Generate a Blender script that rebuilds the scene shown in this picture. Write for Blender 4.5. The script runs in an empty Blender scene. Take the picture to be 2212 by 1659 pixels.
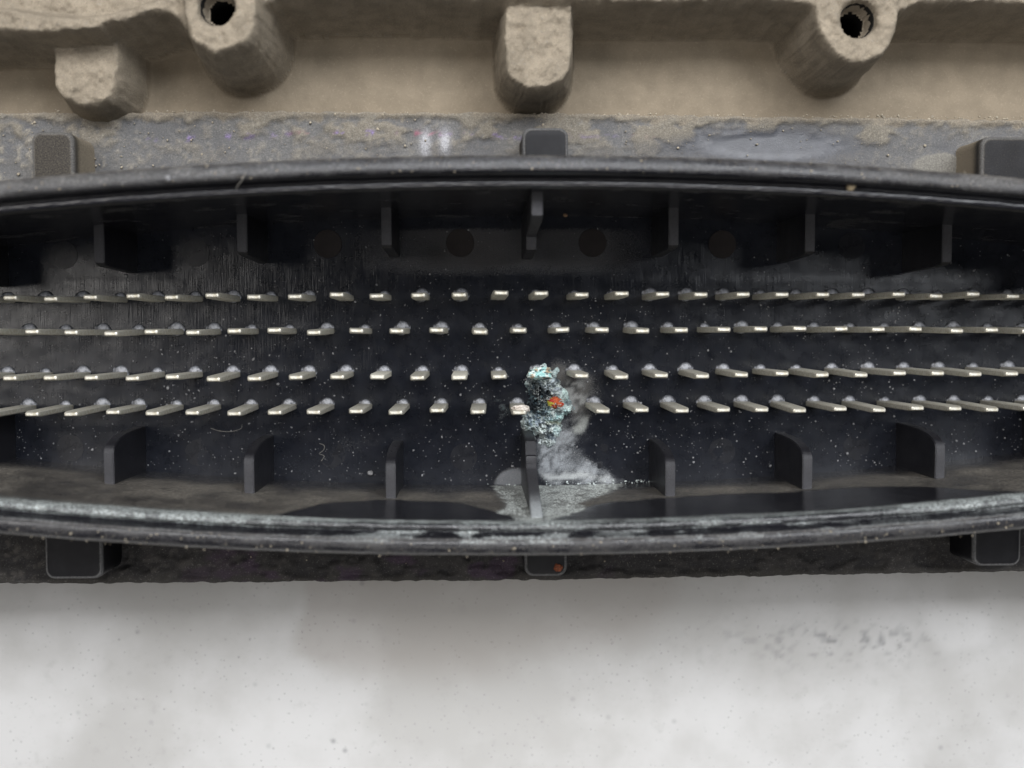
import bpy, bmesh, math, random
import numpy as np
from mathutils import Vector, Matrix, Euler
random.seed(4)
RNG = np.random.default_rng(7)
SC = bpy.context.scene
COL = SC.collection
SC.unit_settings.scale_length = 0.001            # one unit = one millimetre

# ------------------------------------------------------------------ camera
CAM_POS = Vector((0.0, 0.0, 75.6))
CAM_ROT = Euler((math.radians(-2.81), math.radians(-1.74), math.radians(-0.15)), 'XYZ')
FPX, CX, CY = 2400.0, 1106.0, 829.5
cam_d = bpy.data.cameras.new('camera')
cam = bpy.data.objects.new('camera', cam_d)
COL.objects.link(cam)
cam.location = CAM_POS
cam.rotation_euler = CAM_ROT
cam_d.sensor_width = 36.0
cam_d.lens = 36.0 * FPX / 2212.0
cam_d.clip_start = 1.0
cam_d.clip_end = 4000.0
cam_d.dof.use_dof = True
cam_d.dof.focus_distance = 72.0
cam_d.dof.aperture_fstop = cam_d.lens / 1000.0 / 1.05
SC.camera = cam

# ------------------------------------------------------------------ light
w = bpy.data.worlds.new('World')
SC.world = w
w.use_nodes = True
bg = w.node_tree.nodes['Background']
bg.inputs[0].default_value = (0.80, 0.86, 1.0, 1)
bg.inputs[1].default_value = 0.05


def ceiling_or_fill_lamp(loc, sx, sy, power, col):
    d = bpy.data.lights.new('ceiling_or_fill_lamp', 'AREA')      # hangs level, shines straight down
    d.shape = 'RECTANGLE'
    d.size, d.size_y = sx, sy
    d.energy = power
    d.color = col
    o = bpy.data.objects.new('ceiling_or_fill_lamp', d)
    COL.objects.link(o)
    o.location = loc


ceiling_or_fill_lamp((-200, 170, 330), 130, 360, 1.15e6, (1.0, 0.96, 0.92))
ceiling_or_fill_lamp((190, 210, 330), 110, 360, 1.35e6, (0.93, 0.96, 1.0))
ceiling_or_fill_lamp((20, -190, 330), 240, 80, 0.42e6, (1.0, 0.97, 0.93))  # added fill to soften the table shadow and lift the undersides
ceiling_or_fill_lamp((50, 170, 330), 300, 120, 1.8e6, (0.97, 0.98, 1.0))
SC.view_settings.view_transform = 'Standard'
SC.view_settings.look = 'None'
SC.view_settings.exposure = 0.0
SC.view_settings.gamma = 1.0

# ------------------------------------------------------------------ helpers
ROT = np.array(CAM_ROT.to_matrix())


def ray(px, py):
    px, py = np.asarray(px, float), np.asarray(py, float)
    d = np.stack([(px - CX), -(py - CY), np.full_like(px, -FPX)], -1)
    return d @ ROT.T


def at(px, py, z):
    """the point at height z that a spot of the photograph (2212 wide) shows"""
    d = ray(px, py)
    t = (z - CAM_POS.z) / d[..., 2]
    return d[..., 0] * t, d[..., 1] * t


def on_wall(px, py, y):
    d = ray(px, py)
    t = y / d[..., 1]
    return d[..., 0] * t, CAM_POS.z + d[..., 2] * t


def src(x, y):
    return np.asarray(x, float) / 1.15732, np.asarray(y, float) / 1.15732


def _h(ix, iy, s):
    h = (ix * 374761393 + iy * 668265263 + s * 974711 + 1013904223) & 0xffffffff
    h = ((h ^ (h >> 13)) * 1274126177) & 0xffffffff
    h = ((h ^ (h >> 16)) * 2246822519) & 0xffffffff
    return ((h ^ (h >> 15)) & 0xffffff) / float(0xffffff)


def vn(x, y, s=0):
    x, y = np.broadcast_arrays(np.asarray(x, float), np.asarray(y, float))
    x0, y0 = np.floor(x), np.floor(y)
    fx, fy = x - x0, y - y0
    fx, fy = fx * fx * fx * (fx * (fx * 6 - 15) + 10), fy * fy * fy * (fy * (fy * 6 - 15) + 10)
    ix, iy = x0.astype(np.int64) + 100000, y0.astype(np.int64) + 100000
    a = _h(ix, iy, s) * (1 - fx) + _h(ix + 1, iy, s) * fx
    b = _h(ix, iy + 1, s) * (1 - fx) + _h(ix + 1, iy + 1, s) * fx
    return a * (1 - fy) + b * fy


def fbm(x, y, s=0, o=4, g=0.5):
    t, a, n = 0, 1, 0
    for i in range(o):
        c, sn = math.cos(i * 1.1), math.sin(i * 1.1)
        t = t + a * vn((x * c - y * sn) * 2 ** i, (x * sn + y * c) * 2 ** i, s + 17 * i)
        n += a
        a *= g
    return t / n


def ss(a, b, x):
    t = np.clip((x - a) / (b - a), 0, 1)
    return t * t * (3 - 2 * t)


def sdf(poly, x, y):
    """signed distance to a polygon, negative inside"""
    p = np.asarray(poly, float)
    d = np.full(np.shape(x), 1e9)
    ins = np.zeros(np.shape(x), bool)
    for i in range(len(p)):
        a, b = p[i - 1], p[i]
        e = b - a
        t = np.clip(((x - a[0]) * e[0] + (y - a[1]) * e[1]) / max(e @ e, 1e-12), 0, 1)
        d = np.minimum(d, np.hypot(x - a[0] - e[0] * t, y - a[1] - e[1] * t))
        c = ((a[1] > y) != (b[1] > y))
        with np.errstate(divide='ignore', invalid='ignore'):
            xi = (b[0] - a[0]) * (y - a[1]) / (b[1] - a[1] if b[1] != a[1] else 1e-12) + a[0]
        ins ^= c & (x < xi)
    return np.where(ins, -d, d)


def smooth_poly(pts, n=3):
    p = np.asarray(pts, float)
    for _ in range(n):
        q = np.roll(p, -1, 0)
        p = np.stack([p * .75 + q * .25, p * .25 + q * .75], 1).reshape(-1, 2)
    return p


def mesh_np(name, V, F, mat, smooth=True):
    me = bpy.data.meshes.new(name)
    V = np.asarray(V, np.float32)
    F = np.asarray(F, np.int32)
    k = F.shape[1]
    me.vertices.add(len(V))
    me.vertices.foreach_set('co', V.ravel())
    me.loops.add(F.size)
    me.loops.foreach_set('vertex_index', F.ravel())
    me.polygons.add(len(F))
    me.polygons.foreach_set('loop_start', np.arange(0, F.size, k, dtype=np.int32))
    me.polygons.foreach_set('loop_total', np.full(len(F), k, np.int32))
    me.update(calc_edges=True)
    me.polygons.foreach_set('use_smooth', np.full(len(F), smooth))
    if mat:
        me.materials.append(mat)
    return me


def grid_faces(nu, nv, wrap=False):
    i = np.arange(nu if wrap else nu - 1)
    j = np.arange(nv - 1)
    I, J = np.meshgrid(i, j, indexing='ij')
    I2 = (I + 1) % nu
    return np.stack([I * nv + J, I2 * nv + J, I2 * nv + J + 1, I * nv + J + 1], -1).reshape(-1, 4)


def compact(V, F, extra=()):
    u, inv = np.unique(F, return_inverse=True)
    return V[u], inv.reshape(F.shape), [e[u] for e in extra]


def layer(me, name, rgba):
    a = me.color_attributes.new(name, 'FLOAT_COLOR', 'POINT')
    a.data.foreach_set('color', np.asarray(rgba, np.float32).ravel())


def link(name, me, parent=None, loc=(0, 0, 0), label=None, cat=None, kind=None, group=None):
    o = bpy.data.objects.new(name, me)
    COL.objects.link(o)
    o.location = loc
    if parent is not None:
        o.parent = parent
    for k, v in (('label', label), ('category', cat), ('kind', kind), ('group', group)):
        if v:
            o[k] = v
    return o


def bm_mesh(name, bm, mat, smooth=False, angle=None):
    me = bpy.data.meshes.new(name)
    bm.normal_update()
    bm.to_mesh(me)
    bm.free()
    if mat:
        me.materials.append(mat)
    if smooth or angle:
        me.polygons.foreach_set('use_smooth', [True] * len(me.polygons))
        if angle:
            me.set_sharp_from_angle(angle=math.radians(angle))
    return me


# ------------------------------------------------------------------ materials
class NT:
    def __init__(s, name):
        s.m = bpy.data.materials.new(name)
        s.m.use_nodes = True
        s.t = s.m.node_tree
        s.n, s.l = s.t.nodes, s.t.links
        s.b = s.n['Principled BSDF']
        s.co = s.n.new('ShaderNodeTexCoord').outputs['Object']

    def put(s, node, sock, v):
        if isinstance(v, bpy.types.NodeSocket):
            s.l.new(v, node.inputs[sock])
        elif v is not None:
            if isinstance(v, tuple) and len(v) == 3 and node.inputs[sock].type == 'RGBA':
                v = (*v, 1)
            node.inputs[sock].default_value = v

    def set(s, **kw):
        for k, v in kw.items():
            s.put(s.b, {'base': 'Base Color', 'rough': 'Roughness', 'metal': 'Metallic', 'spec': 'Specular IOR Level',
                        'normal': 'Normal', 'coat': 'Coat Weight', 'crough': 'Coat Roughness'}[k], v)

    def map(s, scale):
        n = s.n.new('ShaderNodeMapping')
        s.l.new(s.co, n.inputs[0])
        n.inputs['Scale'].default_value = scale
        return n.outputs[0]

    def noise(s, scale, detail=4, rough=0.55, vec=None, dist=0.0):
        n = s.n.new('ShaderNodeTexNoise')
        s.l.new(vec or s.co, n.inputs['Vector'])
        n.inputs['Scale'].default_value = scale
        n.inputs['Detail'].default_value = detail
        n.inputs['Roughness'].default_value = rough
        n.inputs['Distortion'].default_value = dist
        return n.outputs['Fac']

    def vor(s, scale, vec=None):
        n = s.n.new('ShaderNodeTexVoronoi')
        s.l.new(vec or s.co, n.inputs['Vector'])
        n.inputs['Scale'].default_value = scale
        return n.outputs['Distance'], n.outputs['Color']

    def math(s, op, a, b=None, c=None, clamp=False):
        n = s.n.new('ShaderNodeMath')
        n.operation = op
        n.use_clamp = clamp
        for i, v in enumerate((a, b, c)):
            s.put(n, i, v)
        return n.outputs[0]

    def rng(s, v, a, b, c=0.0, d=1.0):
        n = s.n.new('ShaderNodeMapRange')
        n.interpolation_type = 'SMOOTHSTEP'
        for i, q in enumerate((v, a, b, c, d)):
            s.put(n, i, q)
        return n.outputs[0]

    def mix(s, f, a, b):
        n = s.n.new('ShaderNodeMix')
        n.data_type = 'RGBA'
        s.put(n, 0, f)
        s.put(n, 6, a)
        s.put(n, 7, b)
        return n.outputs[2]

    def bump(s, h, strength=0.3, dist=0.1, prev=None):
        n = s.n.new('ShaderNodeBump')
        n.inputs['Strength'].default_value = strength
        n.inputs['Distance'].default_value = dist
        s.l.new(h, n.inputs['Height'])
        if prev:
            s.l.new(prev, n.inputs['Normal'])
        return n.outputs[0]

    def attr(s, name):
        n = s.n.new('ShaderNodeAttribute')
        n.attribute_name = name
        return n.outputs['Color'], n.outputs['Alpha']


def mat_plastic(name, base=(0.012, 0.012, 0.0145), rough=0.36, deposit_and_light=False, fine=0.0, streak=0.0, soft=0.5, speck=0.0, spec=0.5, grain=0.0):
    m = NT(name)
    grime = m.noise(0.9, 5, 0.6)
    r = m.rng(grime, 0.25, 0.75, rough - 0.03, rough + 0.06)
    col = m.mix(m.rng(m.noise(1.3, 5, 0.6), 0.35, 0.8), base, tuple(c * 1.4 + 0.002 for c in base))
    nrm = m.bump(m.noise(11, 4, 0.6), 0.10, 0.05)
    if streak:
        nrm = m.bump(m.noise(1.0, 2, 0.5, m.map((14, 0.5, 0.5))), streak, 0.04, nrm)
    if fine:
        nrm = m.bump(m.noise(26, 2, 0.6), fine, 0.05, nrm)
    if speck:
        d, c = m.vor(3.1)
        f = m.rng(d, 0.05, 0.11, 1.0, 0.0)
        f = m.math('MULTIPLY', f, m.rng(m.noise(1.7, 3), 0.45, 0.6))
        col = m.mix(m.math('MULTIPLY', f, speck), col, (0.30, 0.30, 0.31))
    if deposit_and_light:
        c, a = m.attr('deposit_and_light')
        g = m.noise(13, 5, 0.65)
        a2 = m.math('MULTIPLY_ADD', m.math('SUBTRACT', g, 0.5), soft * 1.25, a)
        a2 = m.math('MULTIPLY', m.rng(a2, max(0.04, 0.5 - soft * .55), 0.5 + soft * .5), m.rng(a, 0.0, 0.12))
        dep = m.mix(m.rng(m.noise(21, 3, 0.6), 0.3, 0.7), m.mix(0.55, c, (0.03, 0.03, 0.032)), c)
        if grain:
            gn = m.noise(7.5, 3, 0.75)
            dep = m.mix(m.math('MULTIPLY', m.rng(gn, 0.60, 0.44), grain), dep, (0.035, 0.032, 0.03))
            dep = m.mix(m.math('MULTIPLY', m.rng(m.noise(9.0, 2, 0.7), 0.58, 0.70), grain * .7), dep, m.mix(0.5, c, (0.75, 0.73, 0.68)))
            nrm = m.bump(m.math('MULTIPLY', gn, a), 0.6, 0.12, nrm)
        col = m.mix(a2, col, dep)
        r = m.math('MULTIPLY_ADD', a2, 0.45, r, clamp=True)
        nrm = m.bump(m.math('MULTIPLY', a2, g), 0.35, 0.12, nrm)
    m.set(base=col, rough=r, normal=nrm, spec=spec)
    return m.m


def mat_dusty_cast(name, base, rocky, grainscale=7.0):
    m = NT(name)
    n1 = m.noise(0.8, 6, 0.6)
    n2 = m.noise(grainscale, 6, 0.75)
    n3 = m.noise(10, 4, 0.75)
    n4 = m.noise(3.2, 5, 0.7)
    c = m.mix(m.rng(n1, 0.3, 0.7), tuple(k * (1 - .12 - .16 * rocky) for k in base), base)
    c = m.mix(m.rng(n2, 0.52, 0.78), c, tuple(min(k * 1.32, 0.8) for k in base))
    c = m.mix(m.math('MULTIPLY', m.rng(n4, 0.52, 0.72), 0.42 * rocky), c, tuple(k * 0.5 for k in base))
    c = m.mix(m.math('MULTIPLY', m.rng(n3, 0.50, 0.66), 0.5 * rocky), c, tuple(k * 0.45 for k in base))
    c = m.mix(m.math('MULTIPLY', m.rng(m.noise(3.3, 5, 0.7, dist=0.6), 0.60, 0.72), 0.45 * rocky * (rocky > .5)), c, (0.24, 0.245, 0.24))
    nrm = m.bump(n2, 0.55 * rocky, 0.25)
    nrm = m.bump(n3, 0.4 * rocky, 0.07, nrm)
    m.set(base=c, rough=0.92, normal=nrm, spec=0.15)
    return m.m


def mat_pin(name, tarnish=0.5):
    m = NT(name)
    n = m.noise(3.5, 5, 0.65)
    n2 = m.noise(8, 4, 0.75)
    oi = m.n.new('ShaderNodeObjectInfo')
    rnd = oi.outputs['Random']
    c = m.mix(m.rng(n, 0.42, 0.72), (0.60, 0.585, 0.52), (0.42, 0.385, 0.285))
    c = m.mix(m.math('MULTIPLY', m.rng(n2, 0.5, 0.72), tarnish), c, (0.20, 0.165, 0.10))
    c = m.mix(m.math('MULTIPLY', rnd, 0.35), c, (0.55, 0.53, 0.47))
    m.set(base=c, rough=m.rng(n2, 0.3, 0.75, 0.40, 0.65), metal=0.62, normal=m.bump(n2, 0.3, 0.03))
    return m.m


def mat_flat(name, base, rough=0.7, var=0.4, scale=8.0, spec=0.4, bump=0.3, metal=0.0):
    m = NT(name)
    n = m.noise(scale, 5, 0.65)
    m.set(base=m.mix(m.rng(n, 0.32, 0.7), tuple(k * (1 - var) for k in base), base), rough=rough, spec=spec,
          normal=m.bump(n, bump, 0.08), metal=metal)
    return m.m


M_FLOOR = mat_plastic('black_glossy_plastic', base=(.006,.007,.0105), rough=0.21, deposit_and_light=True, streak=0.28, soft=0.85, speck=0.5, spec=0.30)
M_WALL = mat_plastic('black_wall_plastic', base=(0.008, 0.008, 0.0105), rough=0.20, deposit_and_light=True, fine=0.0, soft=0.8, grain=0.8)
M_RIB = mat_plastic('black_rib_plastic', rough=0.30, fine=0.35, base=(0.009, 0.009, 0.0115), spec=0.4, deposit_and_light=True)
M_SATIN = mat_plastic('satin_black_plastic', base=(0.012, 0.0095, 0.0095), rough=0.6, spec=.2)
M_TAB = mat_plastic('scuffed_black_plastic', base=(0.007, 0.007, 0.0085), rough=0.42, spec=0.15, deposit_and_light=True, fine=0.2)
M_FLANGE = mat_plastic('weathered_flange_plastic', base=(0.045, 0.047, 0.055), rough=0.36, deposit_and_light=True, fine=0.3, soft=0.5, grain=0.28)
M_PIN = mat_pin('tarnished_tinned_metal', .75)
def collar_material():
    m = NT('pale_collar_highlight')
    n = m.noise(2.6, 4, 0.6)
    f = m.rng(n, 0.38, 0.66)
    m.set(base=m.mix(f, (0.02, 0.021, 0.025), (0.26, 0.27, 0.30)), rough=0.36, spec=0.6, normal=m.bump(n, 0.4, 0.15))  # patchy pale colour stands in for highlights on the plastic collars
    return m.m


M_COLLAR = collar_material()


def crust_material():
    m = NT('crystalline_corrosion')
    c, a = m.attr('deposit_and_light')
    n = m.noise(16, 5, 0.7)
    c2 = m.mix(m.rng(n, 0.34, 0.58), m.mix(0.45, c, (0.02, 0.03, 0.04)), c)
    m.set(base=c2, rough=0.62, normal=m.bump(n, 0.6, 0.12), spec=0.5)
    return m.m


M_CRUST = crust_material()
M_CASTFLOOR = mat_dusty_cast('dust_coated_casting', (0.225, 0.187, 0.138), 0.28)
M_CASTROUGH = mat_dusty_cast('rough_dusty_casting', (0.30, 0.256, 0.196), 1.0, 6.0)

M_HOLE = mat_flat('near_black_bore', (0.008, 0.0075, 0.007), .7, .5, 6, .2)  # bore coloured near black, far darker than the casting

# ------------------------------------------------------------------ tabletop
def table_material():
    m = NT('speckled_white_laminate')
    big = m.noise(0.075, 5, 0.6)
    c = m.mix(m.rng(big, 0.36, 0.64), (0.36, 0.355, 0.345), (0.45, 0.448, 0.445))
    stain_and_light, k = m.attr('deposit_and_light')
    c = m.mix(k, c, stain_and_light)
    n = m.noise(0.55, 6, 0.75)
    c = m.mix(m.math('MULTIPLY', m.rng(n, 0.55, 0.74), 0.28), c, (0.25, 0.245, 0.235))
    d, vc = m.vor(0.42)
    f = m.math('MULTIPLY', m.rng(d, 0.02, 0.13, 1, 0), m.rng(m.noise(0.11, 2), 0.45, 0.7))
    c = m.mix(m.math('MULTIPLY', f, 0.5), c, (0.10, 0.105, 0.11))
    d2, vc2 = m.vor(1.1)
    f2 = m.math('MULTIPLY', m.rng(d2, 0.03, 0.14, 1, 0), m.rng(m.noise(0.2, 3), 0.5, 0.72))
    c = m.mix(m.math('MULTIPLY', f2, 0.55), c, (0.09, 0.09, 0.09))
    d3, vc3 = m.vor(2.3)
    f3 = m.math('MULTIPLY', m.rng(d3, 0.05, 0.16, 1, 0), m.rng(m.noise(0.3, 4, .7), 0.38, 0.56))
    c = m.mix(m.math('MULTIPLY', f3, 0.8), c, (0.08, 0.08, 0.08))
    m.set(base=c, rough=0.32, spec=0.4, normal=m.bump(m.noise(3.0, 4, 0.6), 0.06, 0.1))
    return m.m


ZT = -7.0
xs = np.arange(-75, 75.01, 0.25)
ys = np.arange(-62, -11.99, 0.25)
X, Y = np.meshgrid(xs, ys, indexing='ij')


def poly_at(pts, z, n=2):
    p = np.array(pts, float)
    x, y = at(p[:, 0], p[:, 1], z)
    return smooth_poly(np.stack([x, y], 1), n + 2)


def smudge(cx, cy, rx, ry):
    x, y = at(cx, cy, ZT)
    x2, _ = at(cx + rx, cy, ZT)
    _, y2 = at(cx, cy + ry, ZT)
    return ((X - x) / (x2 - x)) ** 2 + ((Y - y) / (y2 - y)) ** 2


wob = (fbm(X * .13, Y * .13, 3) - .5) * 1.6
bp = poly_at([(655, 1225), (640, 1300), (612, 1440), (800, 1432), (1050, 1432), (1120, 1390), (1330, 1372), (1430, 1300), (1420, 1225)], ZT, 1)
wxx = X + (fbm(X * .3, Y * .3, 13) - .5) * 3
bd = sdf(bp, wxx, Y + wob * .8)
bx0, _ = at(635, 1350, ZT)
br = .42 * ss(ss(bx0 + 6, bx0, X) * -2.2 + 3.0, -.8, bd) * (.75 + .5 * fbm(X * .2, Y * .3, 14))  # soft shadow and dark reflection painted as a brown patch
wp = poly_at([(1985, 1312), (2120, 1310), (2145, 1370), (2080, 1400), (2030, 1405)], ZT, 1)
pale_reflection = .55 * ss(.8, -.6, sdf(wp, X, Y + wob * .5))  # reflected light painted as a pale patch
gy = np.exp(-smudge(1840, 1390, 210, 42) * (1 + wob)) * ss(.50, .74, fbm(X * 1.5, Y * 1.9, 5, 5, .6)) * .7
al = np.clip(np.maximum(br + gy, pale_reflection), 0, .9)
colr = np.where((gy > br)[..., None], np.array([.12, .125, .13]), np.array([.235, .21, .185]))
colr = np.where((pale_reflection > br + gy)[..., None], np.array([.54, .54, .54]), colr)
V = np.stack([X, Y, np.full_like(X, ZT)], -1).reshape(-1, 3)
me = mesh_np('tabletop', V, grid_faces(len(xs), len(ys)), table_material())
layer(me, 'deposit_and_light', np.concatenate([colr, al[..., None]], -1))
tab = link('tabletop', me, kind='structure', label='speckled white worktop, smudged, with soft brown shade painted near the black connector')
bm = bmesh.new()
bmesh.ops.create_cube(bm, size=1, matrix=Matrix.Translation((0, 0, ZT - 4)) @ Matrix.Diagonal((400, 300, 7.9, 1)))
link('table_slab', bm_mesh('table_slab', bm, mat_flat('pale_laminate', (0.44, 0.435, 0.43), 0.4, 0.1, 0.3, 0.4, 0.02)), tab)

# ------------------------------------------------------------------ cast housing
HOUSING = bpy.data.objects.new('control_unit_housing', None)
COL.objects.link(HOUSING)
HOUSING.location = (0, 8, ZT)
HOUSING['label'] = 'dusty tan cast metal housing with rounded bosses behind the black connector'
HOUSING['category'] = 'housing'
HOFF = (0, -8, -ZT)
ZF, ZR = 3.5, 10.0
xs = np.arange(-47, 52.01, 0.13)
ys = np.arange(10.3, 27.01, 0.13)
X, Y = np.meshgrid(xs, ys, indexing='ij')


def wall_h(d, z, draft):
    return ZF + (z - ZF) * (lambda t: t * t * t * (t * (t * 6 - 15) + 10))(np.clip((draft * 0.42 - d) / draft, 0, 1))


rimpts = [(-600, 84), (-200, 84), (30, 82), (120, 84), (205, 76), (250, 62), (300, 50), (345, 36), (372, 46), (390, 70), (420, 90),
          (560, 60), (585, 14), (640, 8), (860, 6), (1080, 14), (1240, 18), (1450, 16), (1720, 12), (1765, 40), (1945, 45), (1975, 22),
          (2080, 16), (2212, 22), (2700, 26), (2700, -900), (-600, -900)]
rough = (fbm(X * 1.3, Y * 1.3, 11, 4) - .5)
edge_n = (fbm(X * 1.6, Y * 1.6, 21, 4) - .5) * 0.24
H = [np.full_like(X, ZF) + (fbm(X * .35, Y * .35, 2) - .5) * .25]
rim = poly_at(rimpts, ZR, 2)
drim = sdf(rim, X, Y) + edge_n
hr = wall_h(drim, ZR, 1.0)
# the shallow pocket in the top of the rim at its far corner
ch = poly_at([(-500, 22), (-20, 14), (60, 26), (150, 36), (230, 30), (330, 4), (420, -60), (420, -700), (-500, -700)], ZR, 2)
hr = hr - 1.7 * ss(0.15, -0.55, sdf(ch, X, Y) + edge_n * .5) * (drim < -.5)
H.append(hr)


def boss(pts, z, draft):
    return wall_h(sdf(poly_at(pts, z, 2), X, Y) + edge_n * .7 - .22, z, draft)


b_left = boss([(112, -30), (108, 130), (107, 160), (113, 196), (140, 226), (186, 238), (232, 226), (258, 196), (265, 160), (264, 110), (262, -30)], 7.4, 1.1)
b_hole = boss([(372, -120), (384, 62), (412, 106), (455, 128), (505, 120), (548, 96), (566, 55), (575, -120)], 11.2, 1.4)
b_mid = boss([(1084, -40), (1084, 120), (1088, 150), (1112, 186), (1160, 200), (1210, 186), (1236, 150), (1240, 110), (1240, -40)], 9.3, 0.8)
b_right = boss([(1745, -120), (1756, 60), (1785, 105), (1815, 134), (1855, 144), (1905, 132), (1938, 88), (1950, 30), (1960, -120)], 10.2, 1.0)
for b in (b_left, b_hole, b_mid, b_right):
    H.append(b)
Hs = np.stack(H, 0)
idx = np.argmax(Hs, 0)
Hm = np.max(Hs, 0)
up = ss(ZF + .4, ZF + 2.5, Hm)
Hm = Hm + rough * .40 * up + (fbm(X * 3.5, Y * 3.5, 31, 3) - .5) * .30 * up + (fbm(X * 3, Y * 3, 32, 3) - .5) * .05
# the screw holes
in_hole = np.zeros(X.shape, bool)
HOLES = []
for (px, py, z, r) in ((466, 12, 11.2, 1.0), (1857, 40, 10.2, 1.03)):
    hx, hy = at(px, py, z)
    rr = np.hypot(X - hx, Y - hy) + edge_n * .3
    in_hole |= np.hypot(X - hx, Y - hy) < r - .14
    HOLES.append((float(hx), float(hy), z, r))
    rc = np.hypot(X - hx, Y - hy)
    Hm = np.where(rr < r + .35, Hm - .22 * ss(r + .35, r, rr) - 1.6 * ss(r + .03, r - .10, rc), Hm)
# a chipped edge by the hole
hx, hy = at(508, 34, 11.2)
Hm = Hm + .35 * (~in_hole) * np.exp(-(((X - hx) / .35) ** 2 + ((Y - hy) / .5) ** 2)) * (0.5 + rough)
amp = .27 * ss(ZF + .5, ZF + 2.5, Hm)
for hx, hy, z, r in HOLES:
    amp = amp * ss(r + .2, r + .8, np.hypot(X - hx, Y - hy))
Xd = X + (fbm(X * .9 + Hm * .8, Y * .9 - Hm * 1.0, 41, 5, .6) - .5) * amp * 1.15
Yd = Y + (fbm(X * .9 - Hm * .9, Y * .9 + Hm * .8, 42, 5, .6) - .5) * amp * 1.15
Vg = np.stack([Xd, Yd, Hm], -1)
NRM = np.cross(np.gradient(Vg, axis=0), np.gradient(Vg, axis=1))
NRM /= np.linalg.norm(NRM, axis=-1, keepdims=True)
V = Vg.reshape(-1, 3)
NRM = NRM.reshape(-1, 3)
F = grid_faces(len(xs), len(ys))
fi = idx.reshape(-1)[F[:, 0]]
low = (Hm.reshape(-1)[F].max(1) < ZF + .55)
fi = np.where(low & (fi > 0), 0, fi)
g2 = fi.reshape(len(xs) - 1, len(ys) - 1)
seen = np.zeros_like(g2, bool)
for start in range(0, len(xs) - 1, 40):                # the pan is what one can reach from its front edge
    if g2[start, 4] == 0 and not seen[start, 4]:
        st_ = [(start, 4)]
        seen[start, 4] = True
        while st_:
            a_, b_ = st_.pop()
            for c_, e_ in ((a_ + 1, b_), (a_ - 1, b_), (a_, b_ + 1), (a_, b_ - 1)):
                if 0 <= c_ < g2.shape[0] and 0 <= e_ < g2.shape[1] and not seen[c_, e_] and g2[c_, e_] == 0:
                    seen[c_, e_] = True
                    st_.append((c_, e_))
fi = np.where((g2 == 0) & ~seen, 1, g2).reshape(-1)
fi = np.where(in_hole.reshape(-1)[F].all(1), 99, fi)
for k, (nm, mt, lb) in enumerate((('floor_pan', M_CASTFLOOR, None), ('rim', M_CASTROUGH, None),
                                  ('boss', M_CASTROUGH, 'short dusty boss with a flat rounded end and no hole'),
                                  ('screw_boss', M_CASTROUGH, 'screw boss with a deep black hole and a shiny chipped edge'),
                                  ('boss', M_CASTROUGH, 'straight sided dusty boss with a rounded end above the middle tab'),
                                  ('screw_boss', M_CASTROUGH, 'screw boss with a round dark hole and a broad rounded lip'))):
    f = F[fi == k]
    v, f, (nn,) = compact(V, f, (NRM,))
    me = mesh_np(nm, v, f, mt)
    me.normals_split_custom_set_from_vertices(nn.tolist())
    link(nm, me, HOUSING, HOFF, label=lb)
for hx, hy, z, r in HOLES:
    bm = bmesh.new()
    prev = None
    for (rr_, zz) in ((r + .12, z - .75), (r + .01, z - .52), (r - .04, z - .58), (r - .04, z - 9.0), (r * .5, z - 9.6), (.01, z - 9.8)):
        ring = [bm.verts.new((rr_ * math.cos(k * math.pi / 20), rr_ * math.sin(k * math.pi / 20), zz)) for k in range(40)]
        if prev:
            for k in range(40):
                bm.faces.new((prev[k], prev[(k + 1) % 40], ring[(k + 1) % 40], ring[k]))
        prev = ring
    link('screw_hole', bm_mesh('screw_hole', bm, M_HOLE, True), HOUSING, (hx, hy - 8, -ZT))
bm = bmesh.new()
bmesh.ops.create_cube(bm, size=1, matrix=Matrix.Translation((2.5, 6.3, (ZT + .02 - .45) / 2)) @ Matrix.Diagonal((98, 41.2, abs(ZT) - .47, 1)))
bmesh.ops.bevel(bm, geom=bm.edges[:], offset=.4, segments=2, affect='EDGES')
link('casing', bm_mesh('casing', bm, M_CASTROUGH), HOUSING, HOFF)

# ------------------------------------------------------------------ connector
CONN = bpy.data.objects.new('connector_header', None)
COL.objects.link(CONN)
CONN['label'] = 'black plastic lens shaped connector with four rows of pins and white corrosion'
CONN['category'] = 'connector'
XC, YC, HH, KK = 3.2, -1.5, 9.15, 0.00172
XE = 41.0


def ytop(x):
    return YC + HH - KK * (x - XC) ** 2


def ybot(x):
    return YC - HH + KK * (x - XC) ** 2


# --- floor plate of the cavity
xs = np.arange(XC - 49, XC + 49, 0.19)
ys = np.arange(-11.3, 8.5, 0.19)
X, Y = np.meshgrid(xs, ys, indexing='ij')
V2 = np.zeros_like(X)
_, yl1 = at(1000, 600, 0)
_, yl2 = at(1000, 921, 0)
ins = ss(yl1 + .09, yl1 - .09, Y) * ss(yl2 - .09, yl2 + .09, Y)
Z = -.015 * (1 - ins) + (fbm(X * .6, Y * .6, 5) - .5) * .05
_, yr = at(1000, 637, 0)
Z -= .008 * np.exp(-((Y - yr) / .1) ** 2)
dep = np.zeros(X.shape + (4,))


def lay(D, mask, c):
    """lay colour c over what D already holds"""
    m = np.clip(mask, 0, 1)
    a0 = D[..., 3]
    a = np.maximum(a0, m)
    wgt = np.where(a > 1e-6, m / np.maximum(a0 * (1 - m) + m, 1e-6), 0)[..., None]
    D[..., :3] = D[..., :3] * (1 - wgt) + np.array(c) * wgt
    D[..., 3] = a


def c9(x, y):       # spots read off the enlarged crop round the corroded pins
    return src(1200 + np.asarray(x, float) * 400 / 1443., 880 + np.asarray(y, float) * 460 / 1659.)


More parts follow.
